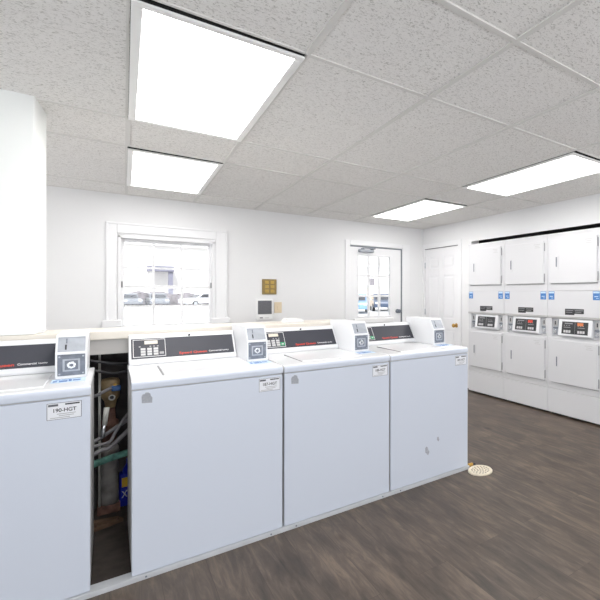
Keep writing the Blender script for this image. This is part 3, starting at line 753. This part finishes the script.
# ------------------------------------------------------------------ stacked dryers
XD, DW = 3.6646, .6753
DO = (XD, 0, 0)
def make_dryer(label):
    """local frame: o = distance from the far (left) seam toward the camera side, facing -X"""
    r = thing('stacked_dryer', label, 'clothes dryer', (0, 0, 0), 'stacked dryers along the right wall')
    y = lambda o: -o
    B = lambda b, n, p=r: b.build(n, p, (XD, 0, 0))
    def bx(b, o0, o1, z0, z1, x0, x1, m, bev=0, seg=2): return b.box((XD+x0, -o1, z0), (XD+x1, -o0, z1), m, bev, seg)
    g_ = .0018
    b = MB()
    bx(b, g_, DW-g_, .025, 1.95, .03, .72, M['dryer'])
    bx(b, .02, DW-.02, 0, .03, .05, .7, M['darkgap'])
    B(b, 'cabinet')
    B(bx(MB(), g_, DW-g_, .025, .283, 0, .032, M['dryer'], .003), 'base_panel')
    B(bx(MB(), g_, DW-g_, .2865, .838, 0.001, .032, M['dryer'], .003), 'lower_front')
    B(bx(MB(), g_, DW-g_, 1.336, 1.9525, 0.001, .032, M['dryer'], .003), 'upper_front')
    B(bx(MB(), g_, DW-g_, 1.925, 1.953, -.004, .032, M['dryer'], .003), 'top_trim')
    B(bx(MB(), g_, DW-g_, 1.066, 1.333, 0.0, .032, M['dryer'], .003), 'middle_panel')
    B(bx(MB(), g_, DW-g_, 1.043, 1.066, -.006, .032, M['dryer_lip'], .004), 'lip')  # lip coloured grey for the shadow at the overhang
    for z0, z1, o0, o1, hz0, hz1, nm in ((1.415, 1.882, .05, .63, 1.57, 1.70, 'upper_door'), (.356, .812, .056, .64, .512, .64, 'lower_door')):
        d = B(bx(MB(), o0, o1, z0, z1, -.018, .004, M['dryer_door'], .006, 3), nm)
        B(bx(bx(MB(), o0-.002, o1+.003, z0-.006, z0-.001, -.006, .004, M['seam']), o0-.003, o0, z0, z1, -.003, .004, M['seam']), 'gasket', d)
        hb = bx(MB(), o0+.068, o0+.112, hz0-.012, hz1+.012, -.0215, -.017, M['dryer_door'], .004)
        bx(hb, o0+.078, o0+.094, hz0+.02, hz1-.005, -.0235, -.02, M['steel_dark'], .003)
        h_ = B(hb, 'handle', d)
        for zz in (z0+.02, z1-.11):
            B(bx(MB(), o1+.002, o1+.009, zz, zz+.09, -.012, .004, M['grey_mark'], .002), 'hinge', d)
        tb = MB()
        for k, (a, c) in enumerate(((.47, .56), (.49, .55), (.485, .565))): bx(tb, a+.02, c+.02, z1-.035-.018*k, z1-.028-.018*k, -.0186, -.0175, M['key'])
        B(tb, 'door_print', d)
    # control bay
    B(bx(bx(MB(), .05, DW-.01, .842, 1.043, .034, .045, M['dryer_lip']), g_, DW-g_, .838, .8425, .004, .04, M['dryer']), 'control_bay')
    B(bx(MB(), g_, .055, .8425, 1.043, .004, .04, M['dryer']), 'bay_side'); B(bx(MB(), DW-.028, DW-g_, .8425, 1.043, .004, .04, M['dryer']), 'bay_side')
    bz = MB().prism([(XD-.012, .858), (XD-.026, .87), (XD-.004, 1.034), (XD+.034, 1.034), (XD+.034, .858)], -.572, -.16, M['console'], .003, 2, axis=1)
    bz = B(bz, 'bezel')
    def bez_pt(z): return XD-.026+(z-.87)/.164*.022
    def bslab(b, o0, o1, z0, z1, off, m):
        return b.prism([(bez_pt(z0)-off, z0), (bez_pt(z1)-off, z1), (bez_pt(z1)+.004, z1), (bez_pt(z0)+.004, z0)], -o1, -o0, m, axis=1)
    B(bslab(MB(), .205, .53, .886, 1.014, .001, M['panel_black']), 'screen', bz)
    for o0 in (.232, .405):
        kb = MB()
        for k in range(3): bslab(kb, o0+.031*k, o0+.031*k+.025, .900, .925, .002, M['key'])
        bslab(kb, o0, o0+.085, .952, .957, .002, M['grey_mark'])
        for k in range(3): bslab(kb, o0+.03*k, o0+.03*k+.012, .970, .977, .002, M['grey_mark'])
        B(kb, 'keypad', bz)
    B(bslab(bslab(MB(), .24, .34, .99, .999, .002, M['grey_mark']), .37, .372, .89, 1.01, .002, M['grey_mark']), 'screen_print', bz)
    for o in (.103, .622):
        cb = bx(MB(), o-.033, o+.033, .865, 1.03, .012, .036, M['steel'], .003)
        bx(cb, o-.026, o+.026, .958, 1.022, .008, .014, M['dryer_lip'], .002)
        cb.cyl((XD+.008, -o-.002, .90), (XD-.002, -o-.002, .90), .020, M['chrome'], seg=18, bev=.002)
        bx(cb, o-.008, o+.006, .972, 1.012, .0055, .009, M['panel_dark'])
        bx(cb, o-.030, o+.03, .930, .945, .004, .014, M['steel_dark'], .002)
        B(cb, 'coin_slide')
    for o in (.055, .615):
        s = B(bx(MB(), o-.04, o+.04, 1.24, 1.33, -.0012, .001, M['blue']), 'blue_sticker')
        pb = bx(MB(), o-.036, o+.036, 1.308, 1.326, -.0017, -.001, M['skyblue'])
        bx(pb, o-.022, o+.02, 1.272, 1.279, -.0017, -.001, M['skyblue']); bx(pb, o-.005, o+.026, 1.255, 1.26, -.0017, -.001, M['skyblue'])
        B(pb, 'sticker_print', s)
    s = B(bx(bx(MB(), .235, .355, 1.083, 1.147, -.002, .001, M['panel_black'], .001, 1), .345, .47, 1.097, 1.147, -.0018, .001, M['panel_black'], .001, 1), 'black_plate')
    pb = MB()
    for a, c, z in ((.245, .34, 1.128), (.25, .33, 1.108), (.36, .46, 1.128), (.365, .44, 1.112)): bx(pb, a, c, z, z+.005, -.0026, -.0015, M['grey_mark'])
    B(pb, 'plate_print', s)
    return r
DL = ['white stacked dryer beside the panelled closet door, its black control panel unlit',
      'white stacked dryer between two others, red light on its control panel',
      'white stacked dryer nearest the viewer at the right edge, orange light on its control panel']
d0 = make_dryer(DL[0])
dry = [d0]+[copy_tree(d0) for _ in range(2)]
for k, r in enumerate(dry):
    r.location = (XD, 4.3946-DW*k, 0); r['label'] = DL[k]
for r, m_ in ((dry[1], 'red'), (dry[2], 'orange')):
    z = 0 if False else None
    bz = [o for o in r.children if o.name.startswith('bezel')][0]
    def bpt(z): return XD-.026+(z-.87)/.164*.022
    b = MB(); o0, o1, z0, z1 = (.40, .47, .975, 1.005)
    b.prism([(bpt(z0)-.0026, z0), (bpt(z1)-.0026, z1), (bpt(z1)+.002, z1), (bpt(z0)+.002, z0)], -o1, -o0, M[m_], axis=1)
    b.build('indicator', bz, (XD, 0, 0))

# ------------------------------------------------------------------ outside
struct(MB().box((-40, YB+.3, -.14), (60, 90, -.10), M['asphalt']).build('ground'))
Zg = -.1
def house(name, label, x0, x1, y, hh, m, roofh, windows=()):
    r = thing(name, label, 'building', ((x0+x1)/2, y, Zg)); o = ((x0+x1)/2, y, Zg)
    MB().box((x0, y, Zg), (x1, y+7, hh), M[m]).build('wall', r, o)
    MB().prism([(y-.5, hh-.05), (y+3.5, hh+roofh), (y+7.5, hh-.05)], x0-.4, x1+.4, M['siding'], axis=0).build('roof', r, o)
    for (a, z0, z1) in windows:
        MB().box((a, y-.05, z0), (a+1.0, y+.05, z1), M['trim'], .02).box((a+.08, y-.06, z0+.08), (a+.92, y-.02, z1-.08), M['roof_grey']).build('window', r, o)
    return r
hw = house('house', 'pale house with grey porch roof seen through the window', -10, 16, 68, 7.5, 'siding', 3)
hb_o = (3, 68, Zg)
MB().box((3.6, 66.0, 4.1), (6.3, 68, 4.75), M['porch']).build('porch_roof', hw, hb_o)
MB().box((5.7, 66.3, Zg), (6.2, 66.7, 4.1), M['porch']).box((3.8, 66.3, Zg), (4.0, 66.7, 4.1), M['siding']).build('porch_post', hw, hb_o)
ht = house('house', 'pale house with tan lower wall seen through the glazed door', 14, 40, 46, 4.5, 'siding', 2.5, [(20.5, 2.2, 3.4), (23, 2.2, 3.2), (26, 2.2, 3.4)])
MB().box((14, 45.8, Zg), (40, 46, 1.9), M['siding_tan']).build('lower_wall', ht, (27, 46, Zg))
hg = MB()
for k in range(30):
    hg.sphere((-4+k*.65, 61.2+random.uniform(-.3, .3), .6+random.uniform(-.1, .15)), .85+random.uniform(-.1, .2), M['hedge'], (1, .8, .9), 12, 8)
tag(hg.build('hedge'), 'low grey hedge behind the parked cars seen through the window', 'hedge')

def make_car(label, m):
    r = thing('car', label, 'car', (0, 0, 0), 'parked cars outside')
    low = [(-2.15, .32), (-2.2, .62), (-2.1, .82), (-1.2, .92), (1.3, .95), (2.1, .86), (2.2, .6), (2.15, .32)]
    MB().prism(low, -.86, .86, M[m], .06, 2, axis=1).build('body', r)
    cab = [(-1.15, .9), (-.45, 1.4), (.85, 1.43), (1.65, .92)]
    MB().prism(cab, -.72, .72, M[m], .05, 2, axis=1).build('cabin', r)
    MB().prism([(-.95, .95), (-.42, 1.33), (.8, 1.36), (1.4, .96)], -.745, .745, M['car_glass'], axis=1).prism([(-1.165, .93), (-.48, 1.37), (-.4, 1.34), (-1.05, .92)], -.64, .64, M['car_glass'], axis=1).build('car_windows', r)
    for x in (-1.35, 1.35):
        for y in (-.8, .8):
            MB().cyl((x, y-.1, .32), (x, y+.1, .32), .32, M['tyre'], seg=20, bev=.03).cyl((x, y-.11, .32), (x, y+.11, .32), .18, M['steel'], seg=16).build('wheel', r)
    MB().box((-2.22, -.75, .6), (-2.12, -.45, .75), M['white_txt'], .02).box((-2.22, .45, .6), (-2.12, .75, .75), M['white_txt'], .02).build('headlamp', r)
    MB().box((2.12, -.75, .62), (2.22, -.5, .78), M['car_lamp'], .02).box((2.12, .5, .62), (2.22, .75, .78), M['car_lamp'], .02).build('tail_lamp', r)
    return r
c0 = make_car('grey car parked at far left, seen through the window', 'car_grey')
CARS = [(1.4, 57.0, 1.75, None, None),
        (3.9, 57.0, 1.62, 'car_grey', 'grey car second from left, seen through the window'),
        (8.0, 56.0, .42, 'car_white', 'white car parked right of centre, seen through the window'),
        (11.6, 57.4, 1.5, 'car_grey', 'grey car at the right edge of the window view'),
        (13.9, 29.6, 1.15, 'car_blue', 'pale blue car seen in the left panes of the glazed door'),
        (17.4, 32.2, 1.2, 'car_navy', 'dark car seen in the middle panes of the glazed door'),
        (17.8, 28.0, .95, 'car_blue', 'blue car seen in the right panes of the glazed door')]
for k, (x, y, rz_, m_, l) in enumerate(CARS):
    if k == 0: r = c0
    else:
        r = copy_tree(c0); r['label'] = l
        if m_ != 'car_grey':
            for ch in r.children:
                if ch.name.split('.')[0] in ('body', 'cabin'):
                    ch.data = ch.data.copy(); ch.data.materials[0] = M[m_]
    r.location = (x, y, Zg); r.rotation_euler = (0, 0, rz_)

# ------------------------------------------------------------------ light
def area(name, loc, rot, sx, sy, power, col=(1, 1, 1)):
    l = bpy.data.lights.new(name, 'AREA'); l.shape = 'RECTANGLE'; l.size = sx; l.size_y = sy; l.energy = power; l.color = col
    o = bpy.data.objects.new(name, l); COL.objects.link(o); o.location = loc; o.rotation_euler = rot; return o
# bare lamps added behind the viewer for extra light, daylight from the windows of the unseen end of the room
area('fill_lamp', (.35, -.45, ZC-.03), (0, 0, 0), .6, 1.2, 22, (1, .98, .95))
area('fill_lamp', (2.85, -.45, ZC-.03), (0, 0, 0), .6, 1.2, 22, (1, .98, .95))
area('daylight_fill_lamp', (-.2, YN+.05, 1.35), (PI/2+.7, 0, 0), 4.4, 1.9, 140, (.9, .95, 1))
area('daylight_fill_lamp', (XL+.05, .0, 1.4), (PI/2+.7, 0, -PI/2), 3.4, 1.7, 60, (.9, .95, 1))
area('daylight_fill_lamp', (XL+.05, 4.55, 1.4), (PI/2+.85, 0, -PI/2), 1.7, 1.5, 55, (.97, .98, 1))  # unseen lamp added behind the stub wall to brighten the far ceiling
area('fill_lamp', (3.6, -1.6, 1.5), (PI/2+.9, 0, .5), 1.4, 1.4, 45, (.98, .98, 1))  # unseen lamp added at mid height, aimed up to brighten the ceiling
s = bpy.data.lights.new('sun', 'SUN'); s.energy = 5; s.angle = .02; so = bpy.data.objects.new('sun', s); COL.objects.link(so)
so.rotation_euler = (math.radians(48), 0, math.radians(-18))
wd = bpy.data.worlds.new('world'); sc.world = wd; wd.use_nodes = True
nt = wd.node_tree; bg = nt.nodes['Background']
bg.inputs[0].default_value = (.94, .97, 1, 1); bg.inputs[1].default_value = 1.5      # bright overcast haze

# ------------------------------------------------------------------ camera
F, CXP, CYP, YAW = 428.87, 470.0, 294.0, .6987
cam = bpy.data.cameras.new('camera'); co_ = bpy.data.objects.new('camera', cam); COL.objects.link(co_)
cam.sensor_fit = 'HORIZONTAL'; cam.sensor_width = 36; cam.lens = F/600*36
cam.shift_x = (300-CXP)/600; cam.shift_y = (CYP-300)/600
cam.clip_start = .02; cam.clip_end = 300
co_.location = (0, 0, H); co_.rotation_euler = (PI/2-.0003, -.0013, -YAW)
sc.camera = co_
sc.view_settings.view_transform = 'Standard'
sc.view_settings.look = 'None'
sc.view_settings.exposure = .08
sc.view_settings.gamma = 1.12
